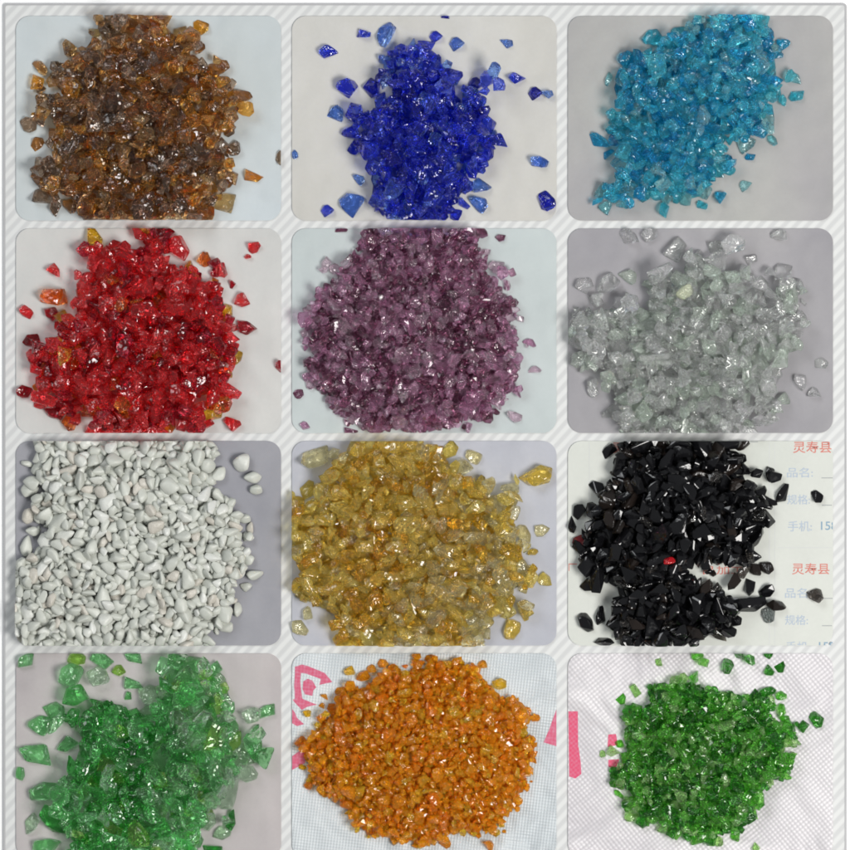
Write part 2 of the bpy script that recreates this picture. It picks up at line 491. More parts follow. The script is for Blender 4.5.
    for i, c in enumerate(T.chips):
        if i not in soloset and c['z'] < 0: continue
        me, shared = chip_mesh(c)
        if me is None: continue
        M = world(c)
        if i in soloset:
            if shared:
                o = bpy.data.objects.new(kindname, me)
            else: o = bpy.data.objects.new(kindname, me)
            C.objects.link(o); o.matrix_world = M
            if not me.materials: me.materials.append(mats[0][0])
            o.material_slots[0].link = 'OBJECT'; o.material_slots[0].material = mats[c['m']][0]
            sh = mats[c['m']][2]; p = vars_[c['v']][2]
            e = np.sort(np.sqrt(np.linalg.eigvalsh(np.cov(p[:, :2].T)))); shp = 'long' if e[1] / e[0] > 1.55 else ('flat' if (p[:, 2].max() - p[:, 2].min()) < .62 else 'blocky')
            big = 'large' if c['s'] > meanv * 1.25 else ('small' if c['s'] < meanv * .8 else 'mid-sized')
            dx, dy = c['x'] - cxm, c['y'] - cym; rr = math.hypot(dx, dy) / rad
            if c['stray']:
                loose.append((o, sh, hour(dx, dy), rr)); tag(o, cat='chip' if 'porcelain' in noun else 'glass chip', group=group_s)
            else:
                z = 'near the crown' if rr < .3 else ('halfway out' if rr < .55 else ('low down' if rr < .8 else 'on the rim'))
                lab = f"{big if big != 'mid-sized' else 'medium'} {shp} {(sh + ' ') if sh else ''}{colour} {noun} {z} at {hour(dx, dy)} o'clock"
                tag(o, lab, 'chip' if 'porcelain' in noun else 'glass chip', group_h); nameless.setdefault(lab, []).append((c['x'], o))
        else:
            t = bmesh.new(); t.from_mesh(me); bmesh.ops.transform(t, matrix=M, verts=t.verts)
            for f in t.faces: f.material_index = c['m']
            tm = bpy.data.meshes.new('t'); t.to_mesh(tm); t.free(); rest.from_mesh(tm); bpy.data.meshes.remove(tm); nrest += 1
    # labels of the loose chips: shade, clock position and, where two share it, which is nearer
    by = {}
    for it in loose: by.setdefault((it[1], it[2]), []).append(it)
    for (sh, h), L in by.items():
        L.sort(key=lambda t: t[3])
        for q_, (o, _, _, rr) in enumerate(L):
            ex = '' if len(L) == 1 else (', closest in', ', second from the heap', ', third from the heap', ', fourth from the heap', ', fifth out', ', sixth out', ', seventh out', ', eighth out', ', ninth out')[min(q_, 8)]
            o['label'] = f"{(sh + ' ') if sh else ''}{colour} {noun} lying loose at {h} o'clock{ex}"
    for lab, L in nameless.items():
        L.sort(key=lambda t: t[0]); n_ = len(L)
        if n_ == 1: continue
        for q_, (_, o) in enumerate(L):
            w_ = 'leftmost' if q_ == 0 else ('rightmost' if q_ == n_ - 1 else ('middle' if n_ == 3 else ('second', 'third', 'fourth', 'fifth', 'sixth', 'seventh', 'eighth', 'ninth', 'tenth')[min(q_ - 1, 8)] + ' from left'))
            o['label'] = (f"{lab}, left one" if q_ == 0 else f"{lab}, right one") if n_ == 2 else f"{lab}, {w_}"
    if nrest:
        rm = bpy.data.meshes.new('packed'); rest.to_mesh(rm)
        ro = bpy.data.objects.new('packed_' + kind + 's', rm); C.objects.link(ro)
        for m in mats: rm.materials.append(m[0])
        tag(ro, f'smaller and buried {colour} {noun}s packed between and under the heap\'s top ones', 'glass chips' if 'glass' in noun else 'chips', kind='stuff')
    rest.free()
    print('TILE', kind, 'chips', len(T.chips), 'solo', len(solo), 'rest', nrest, 'maxH', round(float(T.H.max()), 1))

def sheet(name, rect, m, label, cat='sheet', r=14):
    o = link(name, slab(rounded(*rect, r), Z_CARD, Z_SHEET), m)
    return tag(o, label, cat)

S1, S2 = 2.931, 3.014
R = {}
xsn = ((16, 281), (292, 556.5), (568, 833)); ysn = ((16, 220.5), (228.5, 433), (441, 645.5), (653.5, 858))
for j in range(4):
    for i in range(3): R[j * 3 + i + 1] = (xsn[i][0], ysn[j][0], xsn[i][1], ysn[j][1])

# ================================================================ 1 amber
sheet('paper_sheet', R[1], paper('paper_bluegrey', lin(192, 200, 204), lin(184, 190, 190)), 'pale blue grey paper sheet under the brown amber glass heap')
ma = [(glass('amber_glass', (.80, .50, .20), (.66, .36, .14)), 5, 'brown'),
      (glass('smoky_glass', (.60, .46, .34), (.42, .30, .22)), 5, 'smoky'),
      (glass('orange_amber_glass', (1.0, .62, .14), (.95, .48, .08)), 2.2, 'orange'),
      (glass('pale_amber_glass', (.9, .72, .42), (.8, .6, .32)), 1.0, 'pale')]
T = Tile(R[1], (0, 0), S1, 11)
build_tile(T, 'amber_glass_chip', 'amber', 'glass chip', ma, 'mix', 18.3, 25,
 [(300,40),(325,95),(270,120),(240,165),(180,190),(145,230),(165,270),(130,290),(125,340),(155,370),(150,420),(165,460),(140,500),(150,540),(185,560),(190,605),(245,610),(270,680),(590,680),(600,590),(640,575),(670,540),(660,500),(680,430),(655,380),(665,340),(680,310),(680,275),(645,255),(640,205),(595,170),(560,135),(510,100),(480,60),(450,30)],
 [(595,80,62,1.2,10,'orange'),(528,100,52,1.1,60,'pale'),(562,128,40,1.1,0,'smoky'),(461,75,46,1.1,70,'orange'),(705,282,60,1.6,-15,'brown'),(722,320,58,1.2,20,'orange'),(738,514,58,2,-20,'orange'),(672,532,46,1.2,30,'brown'),(660,592,66,1.1,40,'pale'),(84,367,50,1.2,-60,'smoky'),(125,570,62,1.5,35,'smoky'),(822,462,40,1.5,90,'smoky'),(132,288,52,1.8,-10,'smoky'),(690,438,46,1.3,70,'smoky'),(205,600,48,1.2,-20,'brown'),(640,206,60,1.6,25,'brown'),(640,560,50,1.2,0,'smoky')], 'x')

# ================================================================ 2 cobalt
sheet('paper_sheet', R[2], paper('paper_warm', lin(190, 188, 182), lin(198, 197, 194)), 'warm grey paper sheet under the cobalt blue glass heap')
mb = [(glass('cobalt_glass', (.14, .22, .95), (.07, .11, .88)), 8, 'deep'),
      (glass('light_cobalt_glass', (.32, .52, .94), (.22, .40, .92)), 1.6, 'lighter'),
      (glass('dark_cobalt_glass', (.05, .06, .62), (.05, .08, .72)), 2, 'dark')]
T = Tile(R[2], (284, 0), S2, 12)
build_tile(T, 'cobalt_glass_chip', 'cobalt blue', 'glass chip', mb, 'mix', 20.5, 27,
 [(320,175),(345,160),(390,140),(415,150),(420,185),(460,195),(475,230),(515,240),(530,290),(590,305),(580,340),(625,370),(615,420),(590,440),(600,480),(570,490),(530,500),(545,540),(530,580),(535,600),(505,630),(460,635),(420,655),(400,680),(275,680),(262,620),(260,540),(235,490),(210,450),(250,430),(240,400),(220,375),(230,345),(270,330),(285,300),(320,290),(315,240),(340,210)],
 [(130,153,62,1.5,10,'deep'),(246,103,48,1.6,-5,'deep'),(308,103,74,1.7,70,'lighter'),(457,108,42,1.05,0,'deep'),(520,129,48,1.1,0,'lighter'),(675,131,48,1.2,-30,'lighter'),(186,262,64,1.3,-10,'deep'),(267,265,54,1.2,70,'dark'),(160,343,52,1.4,-50,'lighter'),(34,468,30,1.4,90,'lighter'),(205,612,76,1.3,30,'lighter'),(130,632,42,1.1,0,'deep'),(698,236,54,1.6,-5,'deep'),(757,278,46,1.2,0,'dark'),(797,284,44,1.3,-20,'lighter'),(766,484,56,1.6,-20,'lighter'),(795,608,62,1.5,-40,'dark'),(594,563,54,1.5,-10,'lighter'),(590,617,66,1.5,-50,'lighter'),(517,645,44,1.2,30,'deep'),(578,250,50,1.1,0,'dark'),(610,243,56,1.3,60,'deep'),(637,215,52,1.4,80,'lighter'),(645,258,46,1.3,-60,'deep'),(606,278,42,1.3,0,'deep'),(205,400,58,1.5,-10,'deep'),(212,353,56,1.6,10,'deep'),(485,47,30,1.5,0,'dark'),(305,178,48,1.5,-30,'lighter'),(212,450,52,1.3,40,'deep'),(612,460,50,1.2,80,'deep'),(610,380,60,1.2,60,'deep')], 'x')

# ================================================================ 3 aqua
sheet('paper_sheet', R[3], paper('paper_mauve', lin(158, 156, 158), lin(170, 170, 166)), 'mauve grey paper sheet under the aqua blue glass heap')
mc = [(glass('aqua_glass', (.24, .90, .99), (.14, .80, .97), milk=.07), 6, 'bright'),
      (glass('deep_aqua_glass', (.08, .68, .94), (.06, .60, .90), milk=.06), 4, 'deep'),
      (glass('pale_aqua_glass', (.66, .96, .98), (.48, .92, .97), milk=.05), 2, 'pale')]
T = Tile(R[3], (560, 0), S1, 13)
build_tile(T, 'aqua_glass_chip', 'aqua blue', 'glass chip', mc, 'mix', 16.3, 26,
 [(430,30),(405,90),(370,115),(310,140),(260,150),(210,180),(205,215),(170,250),(155,290),(165,350),(165,400),(160,440),(165,470),(155,530),(130,570),(145,605),(200,610),(270,585),(330,585),(380,585),(440,565),(450,515),(490,490),(490,440),(500,415),(550,430),(575,395),(600,390),(620,360),(605,300),(640,275),(640,210),(625,150),(590,95),(560,30)],
 [(270,112,66,1.2,20,'bright'),(341,95,56,1.2,80,'bright'),(655,128,46,1.3,30,'deep'),(690,228,44,1.1,0,'pale'),(692,286,54,1.5,20,'bright'),(539,541,44,1.1,60,'pale'),(118,412,64,2.4,-35,'deep'),(202,172,60,1.5,15,'deep'),(495,498,36,1.2,0,'bright'),(122,562,50,1.3,60,'pale'),(547,420,62,1.3,30,'pale'),(612,350,56,1.4,80,'pale'),(135,605,46,1.3,60,'pale'),(372,578,50,1.4,70,'pale'),(430,560,50,1.3,50,'pale')], 'x')

# ================================================================ 4 red
sheet('paper_sheet', R[4], paper('paper_neutral', lin(192, 192, 190), lin(200, 199, 196)), 'light neutral grey paper sheet under the red glass heap')
md = [(glass('red_glass', (1.0, .12, .125), (1.0, .075, .095), milk=.06), 9, 'bright'),
      (glass('dark_red_glass', (.70, .03, .07), (.55, .02, .05)), 3.0, 'dark'),
      (glass('orange_red_glass', (1.0, .46, .06), (1.0, .32, .05)), .8, 'orange'),
      (glass('yellow_red_glass', (1.0, .76, .14), (1.0, .66, .08)), .03, 'yellow')]
T = Tile(R[4], (0, 222), S1, 14)
build_tile(T, 'red_glass_chip', 'red', 'glass chip', md, 'mix', 19.7, 23,
 [(410,70),(440,45),(480,80),(515,95),(530,145),(600,155),(635,150),(645,190),(635,230),(670,260),(655,310),(665,350),(675,420),(645,440),(645,500),(625,535),(590,530),(580,575),(545,585),(510,570),(495,640),(275,640),(245,570),(210,530),(150,500),(140,460),(115,420),(120,370),(180,335),(215,290),(205,235),(225,200),(255,160),(275,130),(270,100),(300,85),(360,75)],
 [(276,45,58,1.4,-50,'yellow'),(245,84,50,1.2,60,'dark'),(332,68,50,1.3,0,'bright'),(163,143,46,1.4,-30,'bright'),(155,218,80,1.5,10,'orange'),(78,263,42,1.5,-20,'bright'),(150,268,42,1.1,0,'dark'),(190,285,56,1.4,-40,'yellow'),(741,75,42,1.2,20,'bright'),(728,102,22,1.4,0,'bright'),(597,114,48,1.2,70,'orange'),(552,142,52,1.3,60,'yellow'),(706,230,50,1.1,80,'bright'),(664,270,62,1.8,85,'yellow'),(720,310,58,1.3,-20,'dark'),(691,397,44,1.5,80,'yellow'),(820,420,36,1.5,90,'dark'),(64,498,62,1.3,0,'dark'),(128,490,62,1.5,-20,'orange'),(120,530,44,1.4,0,'bright'),(682,592,50,1.4,-15,'bright'),(625,560,62,1.6,10,'yellow'),(492,606,46,1.4,0,'orange'),(560,606,54,1.3,0,'bright'),(480,27,58,2,0,'dark'),(160,560,58,1.8,-20,'dark'),(97,350,56,1.4,0,'dark'),(630,150,50,1.3,20,'dark')], 'x')

# ================================================================ 5 purple
sheet('paper_sheet', R[5], paper('paper_mint', lin(188, 196, 196), lin(180, 188, 188)), 'pale mint grey paper sheet under the purple glass heap')
mp_ = [(glass('purple_glass', (.88, .60, .77), (.76, .44, .63), milk=.08), 6, 'mauve'),
       (glass('dark_purple_glass', (.56, .27, .41), (.44, .19, .30)), 4, 'dark'),
       (glass('pale_purple_glass', (.98, .84, .91), (.93, .74, .84), milk=.04), 3, 'pale')]
T = Tile(R[5], (284, 222), S2, 15)
build_tile(T, 'purple_glass_chip', 'purple', 'glass chip', mp_, 'mix', 12.1, 27,
 [(260,10),(245,80),(200,125),(165,150),(160,190),(105,215),(75,260),(85,330),(70,350),(85,420),(80,470),(125,515),(155,555),(205,585),(255,610),(330,625),(420,635),(550,595),(600,580),(640,545),(690,505),(710,440),(705,380),(685,320),(705,270),(670,225),(645,190),(600,145),(585,95),(575,40),(560,10)],
 [(128,125,40,1.3,60,'pale'),(150,140,40,1.3,20,'pale'),(120,145,28,1.3,0,'pale'),(653,48,32,1.2,0,'dark'),(610,91,28,1.2,0,'pale'),(640,135,52,1.3,0,'pale'),(660,152,44,1.2,60,'mauve'),(686,155,30,1.3,90,'dark'),(740,363,40,2,-25,'mauve'),(755,445,38,2,0,'pale'),(45,518,32,1.2,60,'dark'),(60,612,36,1.4,-20,'mauve'),(695,588,46,1.5,-30,'pale'),(638,571,24,1.4,-40,'dark'),(202,632,40,2,0,'dark'),(172,22,36,2,0,'dark'),(592,30,44,1.5,-40,'dark'),(68,335,36,1.2,60,'pale'),(85,492,38,1.8,0,'pale'),(68,465,34,1.3,0,'mauve')], 'x', slope=.5, maxn=2600)

# ================================================================ 6 clear
sheet('paper_sheet', R[6], paper('paper_violet_grey', lin(148, 146, 151), lin(158, 156, 158)), 'violet grey paper sheet under the clear glass heap')
me_ = [(glass('clear_glass', (1.0, 1.0, 1.0), (.98, 1.0, .975), milk=.075, thin=.08, rough=.0), 7, 'colourless'),
       (glass('greenish_clear_glass', (.90, .99, .90), (.93, .99, .92), milk=.10, thin=.08, rough=.0), 3, 'faintly green'),
       (glass('yellowish_clear_glass', (.90, .95, .74), (.90, .94, .72), milk=.25), 0, 'milky yellow')]
T = Tile(R[6], (560, 222), S1, 16)
build_tile(T, 'clear_glass_chip', 'clear', 'glass chip', me_, 'mix', 20.5, 17,
 [(270,235),(295,190),(310,165),(370,135),(440,145),(530,140),(540,200),(590,220),(605,195),(680,170),(705,200),(690,240),(700,290),(670,320),(665,370),(640,400),(645,440),(610,465),(600,500),(620,530),(600,560),(560,560),(580,600),(560,640),(220,640),(200,580),(180,540),(130,480),(135,440),(95,420),(60,390),(70,360),(40,325),(45,260),(90,265),(120,260),(170,255),(240,265)],
 [(70,185,50,1.2,0,'colourless'),(143,178,72,1.5,50,'colourless'),(205,160,66,1.3,-30,'faintly green'),(205,230,52,1.4,-50,'colourless'),(203,38,60,1.3,-50,'colourless'),(262,35,48,1.3,50,'colourless'),(340,80,72,1.4,55,'colourless'),(405,104,52,1.1,0,'colourless'),(458,70,56,1.4,0,'colourless'),(505,60,76,1.2,20,'colourless'),(645,38,48,1.5,10,'colourless'),(648,150,70,1.2,50,'colourless'),(612,148,40,1.2,0,'colourless'),(690,178,50,1.3,50,'colourless'),(700,290,54,1.3,0,'colourless'),(767,411,44,1.1,0,'colourless'),(705,468,48,1.4,-60,'colourless'),(743,501,44,1.2,0,'colourless'),(655,520,48,1.1,0,'faintly green'),(605,560,50,1.3,0,'colourless'),(150,556,56,1.2,0,'colourless'),(52,396,48,1.2,0,'colourless')], 'x', bev=.06)
# two straight glass splinters and one milky lump on top of the clear heap
T6 = T
def bar_mesh(L, W, Hh, rng):
    bm = bmesh.new()
    sec = [(-W * .5, 0), (-W * .28, Hh), (W * .3, Hh * .9), (W * .5, Hh * .1)]
    rings = []
    for t in (-.5, -.2, .15, .5):
        rings.append([bm.verts.new((L * t + rng.uniform(-.4, .4), a * (1 + .08 * math.sin(9 * t)), c)) for a, c in sec])
    for a, b_ in zip(rings, rings[1:]):
        for i in range(4): bm.faces.new((a[i], a[(i + 1) % 4], b_[(i + 1) % 4], b_[i]))
    bm.faces.new(rings[0]); bm.faces.new(list(reversed(rings[-1])))
    bmesh.ops.recalc_face_normals(bm, faces=bm.faces)
    bmesh.ops.bevel(bm, geom=list(bm.edges), offset=.35, segments=1, affect='EDGES', clamp_overlap=True)
    me = bpy.data.meshes.new('splinter'); bm.to_mesh(me); bm.free(); return me
rg = random.Random(5)
m_spl = glass('splinter_glass', (1, 1, .99), (.97, 1, .96), milk=.12, rough=.02, bump=0)
def top_at(T, x, y, r=3):
    i, j = int(x - T.gx0), int(y - T.gy0)
    return float(np.quantile(T.H[max(0, j - r):j + r + 1, max(0, i - r):i + r + 1], .8))
def lay(name, me, T, u, v, ang, m, label, group=None, lift=0, r=5):
    if 'splinter' in name: r = 9; lift = 2.0
    x, y = T.loc(u, v); o = bpy.data.objects.new(name, me); C.objects.link(o); me.materials.append(m)
    z = top_at(T, x, y, r)
    o.matrix_world = Matrix.Translation(((x - 425) / 1000, (y + 425) / 1000, Z_SHEET + (z + lift) / 1000)) @ Matrix.Rotation(math.radians(ang), 4, 'Z') @ Matrix.Scale(.001, 4)
    return tag(o, label, 'glass chip', group)
lay('glass_splinter', bar_mesh(30, 5.8, 5, rg), T6, 272, 398, 4, m_spl, 'long straight clear glass splinter on the clear heap, upper of two side by side', 'straight clear glass splinters')
lay('glass_splinter', bar_mesh(29, 5.4, 4.8, rg), T6, 282, 413, -3, m_spl, 'long straight clear glass splinter on the clear heap, lower of two side by side', 'straight clear glass splinters')
lay('glass_splinter', bar_mesh(15, 5.4, 4.8, rg), T6, 362, 598, 80, m_spl, 'short straight clear glass splinter at the bottom edge of the clear heap', 'straight clear glass splinters')
def lump(seed, s, sq=.7, style='grain', bev=.12):
    r_ = random.Random(seed); me, pl, pts = make_variant(r_, style, bev)
    me = me.copy(); z0 = pts[:, 2].min()
    me.transform(Matrix.Diagonal((s, s, s * sq, 1)) @ Matrix.Translation((0, 0, -z0))); me.materials.clear(); return me
lay('clear_glass_chip', lump(3, 10), T6, 360, 205, 20, me_[2][0], 'rounded milky yellow green glass chip near the top of the clear heap')

# ================================================================ 7 white porcelain
sheet('paper_sheet', R[7], paper('paper_lavender', lin(144, 144, 151), lin(155, 155, 160)), 'lavender grey paper sheet under the white porcelain chips')
mw_ = [(opaque('porcelain', (.47, .485, .44), (.55, .565, .515), .45, bump=.05), 8, ''),
       (opaque('porcelain_warm', (.52, .49, .43), (.54, .515, .46), .42, bump=.15), 1, 'creamy'),
       (opaque('porcelain_bright', (.62, .63, .58), (.60, .61, .585), .4, bump=.1), 1.6, 'bright')]
T = Tile(R[7], (0, 434), S1, 17)
build_tile(T, 'porcelain_chip', 'white', 'porcelain chip', mw_, 'grain', 14.9, 14,
 [(110,0),(122,70),(105,100),(110,140),(135,170),(120,230),(125,280),(105,320),(90,360),(40,400),(20,640),(600,640),(600,580),(640,550),(650,510),(680,500),(690,450),(715,425),(710,380),(705,320),(705,250),(680,230),(670,195),(635,185),(615,140),(630,90),(620,60),(600,0)],
 [(709,82,50,1.2,60,'bright'),(742,127,46,1.5,0,''),(753,165,36,1.1,0,''),(85,167,52,1.3,0,''),(88,238,46,1.2,60,'creamy'),(738,305,16,1.3,60,'bright'),(748,412,42,1.7,10,''),(664,567,36,1.2,0,''),(720,250,34,1.2,0,''),(120,100,68,1.7,20,''),(122,238,44,1.2,60,'')], 'x', bev=.24, slope=.8, q=.78, jitter=.2)

# ================================================================ 8 yellow
sheet('paper_sheet', R[8], paper('paper_bluish', lin(170, 172, 181), lin(180, 181, 188)), 'bluish grey paper sheet under the yellow glass heap')
my = [(glass('yellow_glass', (1.0, .87, .32), (1.0, .80, .21), milk=.10), 6, 'golden'),
      (glass('pale_yellow_glass', (1.0, .95, .66), (1.0, .91, .56), milk=.05), 4, 'pale'),
      (glass('deep_yellow_glass', (1.0, .74, .12), (.98, .68, .12), milk=.05), 2, 'deep')]
T = Tile(R[8], (284, 434), S2, 18)
build_tile(T, 'yellow_glass_chip', 'yellow', 'glass chip', my, 'shard', 19.5, 23,
 [(240,0),(205,70),(150,115),(90,160),(65,195),(10,230),(10,360),(50,400),(55,470),(95,510),(140,525),(190,560),(190,610),(220,660),(595,660),(625,560),(690,545),(705,480),(725,430),(725,390),(725,350),(700,300),(700,260),(680,230),(675,175),(620,165),(590,150),(540,135),(510,110),(480,60),(400,0)],
 [(95,75,96,1.6,35,'pale'),(768,132,104,1.9,20,'golden'),(775,292,46,1.3,10,'pale'),(783,440,48,1.3,-40,'golden'),(688,588,62,1.3,70,'golden'),(45,585,58,1.4,-40,'pale'),(538,100,60,1.1,0,'pale'),(572,70,50,1.3,-30,'pale'),(500,45,56,1.4,60,'golden'),(720,300,62,1.6,-60,'pale'),(72,168,56,1.4,60,'golden'),(55,475,50,1.5,70,'golden'),(200,612,66,1.6,10,'golden')], 'x', pick=lambda r, u, v: r.choices((0, 1, 2), (5, 1 + 9 * max(0, u + .3 * v - .55) * 2, 2.5))[0])  # paler tints towards the right: light through thinner glass put into the colour

# ================================================================ 9 black
s9 = sheet('label_sheet', R[9], paper('paper_white', lin(200, 203, 196), lin(207, 209, 203), .15), 'white sheet of printed product labels under the black glass chips', 'label sheet')
mk = [(opaque('black_glass', (.004, .004, .005), (.008, .008, .009), .09, .45, bump=.04, bscale=1.4), 9, 'jet'),
      (opaque('brown_black_glass', (.016, .011, .009), (.012, .010, .009), .12, .45, bump=.05, bscale=1.4), 1.2, 'brownish'),
      (glass('smoke_glass', (.14, .13, .125), (.24, .21, .19)), .7, 'smoky'),
      (opaque('maroon_glass', (.10, .008, .012), (.14, .01, .015), .15, .6, bump=.3, bscale=1.4), 0, 'dark red')]
T = Tile(R[9], (560, 434), S1, 19)
build_tile(T, 'black_glass_chip', 'black', 'glass chip', mk, 'shard', 20.1, 22,
 [(205,0),(175,70),(140,105),(155,135),(115,155),(120,190),(110,220),(135,250),(80,310),(105,380),(135,410),(155,450),(165,480),(160,540),(170,600),(185,640),(435,640),(435,590),(475,570),(470,520),(480,490),(455,485),(395,462),(385,425),(400,378),(470,366),(535,350),(555,300),(585,275),(605,250),(590,210),(575,175),(580,130),(535,115),(515,65),(495,0)],
 [(56,222,52,1.2,60,'jet'),(35,278,66,2,95,'jet'),(60,311,46,1.2,0,'dark red'),(88,442,56,1.2,0,'jet'),(74,550,60,1.6,-55,'jet'),(115,535,60,2,80,'jet'),(530,30,56,1.4,0,'brownish'),(530,72,46,1.3,40,'jet'),(648,176,66,1.9,60,'jet'),(606,195,60,2,-15,'jet'),(756,186,46,1.1,-60,'jet'),(752,474,56,1.2,-30,'smoky'),(608,392,52,1.2,-20,'brownish'),(572,400,44,1.3,-50,'brownish'),(532,402,62,2,40,'smoky'),(505,440,62,1.3,50,'brownish'),(558,455,58,1.4,80,'jet'),(607,459,50,1.5,30,'jet'),(553,500,92,2.2,8,'jet'),(636,503,60,1.9,-20,'brownish'),(515,546,50,1.3,20,'jet'),(455,462,50,1.5,50,'smoky'),(552,312,58,1.6,60,'jet'),(598,240,66,1.6,-50,'jet'),(130,607,52,2,0,'jet'),(462,575,60,1.5,10,'smoky'),(112,158,52,1.3,-40,'jet'),(408,475,56,1.2,20,'jet')], 'x', bev=.06)
T9 = T
m_redg = glass('vivid_red_glass', (.8, .01, .02), (.85, .01, .03), milk=.35)
lay('red_glass_chip', lump(8, 6.5), T9, 315, 370, 20, m_redg, 'small vivid red glass chip on top of the black glass heap')
m_glit = opaque('speckled_crust', (.02, .04, .035), (.95, 1.0, .97), .3, bump=.6, bscale=.38)
k_ = m_glit.node_tree
o = lay('speckled_chip', lump(21, 10.5, .7, 'mix', .05), T9, 613, 532, -50, m_glit, 'silvery green speckled chip lying among the loose black chips')

# printed text and rules of the label sheet
m_red = ink('red_print', lin(196, 112, 100), lin(214, 150, 140)); m_blue = ink('blue_print', lin(166, 178, 192), lin(190, 197, 205))
m_num = ink('number_print', lin(120, 150, 172), lin(150, 172, 186)); m_rule = ink('rule_print', lin(150, 154, 156), lin(166, 168, 168))
def text(body, x0, y0, x1, y1, m, rect, name='printed_text', parent=s9, fit=True):
    """text set so that its ink fills the pixel box x0..x1, y0..y1, cut at the sheet's edge"""
    cu = bpy.data.curves.new('t', 'FONT'); cu.body = body; cu.size = 1; cu.offset = 0.008
    to = bpy.data.objects.new('t', cu); C.objects.link(to)
    dg = bpy.context.evaluated_depsgraph_get(); dg.update()
    me = bpy.data.meshes.new_from_object(to.evaluated_get(dg)); bpy.data.objects.remove(to)
    co = np.array([v.co[:] for v in me.vertices])
    if len(co) == 0: print('EMPTY TEXT', body); return
    mn, mx = co.min(0), co.max(0)
    (ax, ay), (bx, by) = px(x0, y1), px(x1, y0)
    for v in me.vertices:
        v.co.x = ax + (v.co.x - mn[0]) / (mx[0] - mn[0]) * (bx - ax)
        v.co.y = ay + (v.co.y - mn[1]) / (mx[1] - mn[1]) * (by - ay); v.co.z = Z_SHEET + .00012
    bm = bmesh.new(); bm.from_mesh(me)
    rx, ry = px(rect[2] - .3, rect[3] - .3)
    for co_, no_ in (((rx, 0, 0), (1, 0, 0)), ((0, ry, 0), (0, -1, 0))):
        bmesh.ops.bisect_plane(bm, geom=bm.verts[:] + bm.edges[:] + bm.faces[:], plane_co=co_, plane_no=no_, clear_outer=True)
    bm.to_mesh(me); bm.free()
    return link(name, me, m, parent)
def rule(x0, y0, x1, y1, m=None, name='printed_line', parent=None, z=.0001):
    a, b_ = px(x0, y0), px(x1, y1)
    return link(name, flat_poly([(a[0], a[1]), (b_[0], a[1]), (b_[0], b_[1]), (a[0], b_[1])], Z_SHEET + z), m or m_rule, parent or s9)
text('灵寿县', 793, 441.3, 831.5, 453, m_red, R[9]); text('灵寿县', 792, 563.2, 829.5, 574.5, m_red, R[9])
text('灵寿县', 612, 442, 650, 453.5, m_red, R[9]); text('品加工', 703, 566, 744, 574.5, m_red, R[9])
for yy, dx in ((0, 0), (120.5, -2)):
    text('品名:', 787 + dx, 467.5 + yy, 813 + dx, 477.5 + yy, m_blue, R[9])
    text('规格:', 787 + dx, 494.5 + yy, 810 + dx, 504.5 + yy, m_blue, R[9])
    text('手机:', 788 + dx, 521 + yy, 812 + dx, 531.5 + yy, m_blue, R[9])
    text('158', 821 + dx, 521.5 + yy, 837 + dx, 530 + yy, m_num, R[9])
    rule(821.5, 477.5 + yy, 832.8, 478.3 + yy); rule(822, 504.8 + yy, 832, 505.6 + yy)
m_faint = ink('faint_rule', lin(196, 198, 196), lin(204, 206, 203))
rule(769, 442, 769.8, 645, m_faint); rule(774.5, 442, 775.1, 645, m_faint); rule(778, 547.4, 832, 548.1, m_faint)
rule(589, 442, 589.6, 560, m_faint); rule(568.6, 563.6, 577, 564.5, m_red); rule(568.6, 564.5, 569.4, 571, m_red)
rule(750, 441.4, 758, 442.2); rule(700, 549, 760, 549.7, m_faint)

# ================================================================ 10 green
sheet('paper_sheet', R[10], paper('paper_pinkgrey', lin(172, 165, 166), lin(184, 179, 178)), 'pinkish grey paper sheet under the large green glass chips')
mg = [(glass('green_glass', (.54, .95, .57), (.41, .89, .45)), 6, 'mid'),
      (glass('deep_green_glass', (.20, .74, .23), (.14, .62, .16)), 4, 'deep'),
      (glass('pale_green_glass', (.84, .99, .84), (.72, .97, .72)), 3, 'pale'),
      (glass('yellow_green_glass', (.66, .92, .32), (.54, .88, .24)), 1, 'yellowish')]
T = Tile(R[10], (0, 644), S1, 20)
build_tile(T, 'green_glass_shard', 'green', 'glass shard', mg, 'slab', 24.5, 26,
 [(450,150),(480,100),(510,60),(540,45),(610,50),(630,110),(640,170),(690,195),(720,235),(715,280),(735,320),(725,380),(690,410),(665,440),(640,500),(600,540),(600,590),(530,630),(240,640),(225,570),(185,540),(150,490),(190,470),(175,440),(195,380),(175,350),(215,330),(220,240),(185,225),(190,200),(235,195),(290,185),(350,200),(430,200)],
 [(75,48,58,1.2,30,'mid'),(226,42,54,1.3,0,'yellowish'),(296,46,66,1.6,-25,'mid'),(395,38,56,1.7,-10,'mid'),(210,92,74,1.2,50,'mid'),(288,96,64,1.2,0,'pale'),(345,78,44,1.2,0,'yellowish'),(380,116,72,1.4,-5,'mid'),(222,150,76,1.3,20,'deep'),(163,195,66,1.3,-30,'mid'),(120,237,74,1.3,0,'mid'),(110,320,104,1.6,-10,'mid'),(58,379,40,1.3,90,'mid'),(128,432,88,1.7,10,'mid'),(95,530,66,1.4,70,'pale'),(132,592,84,1.9,15,'mid'),(780,197,56,1.7,25,'mid'),(652,551,54,1.3,10,'pale'),(733,322,72,1.2,40,'pale'),(728,378,62,1.2,0,'pale'),(160,515,100,2,-45,'deep'),(440,150,66,1.2,0,'pale'),(515,50,50,1.2,0,'pale'),(668,430,120,1.9,60,'pale')], 'x', pick=lambda r, u, v: r.choices((0, 1, 2, 3), (5, 7 * max(.1, 1 - abs(u - .42) * 3.2), 1 + 14 * max(0, u - .5), 1.2))[0])  # deep tints mid-heap, pale rightward: light through thin glass painted as tint

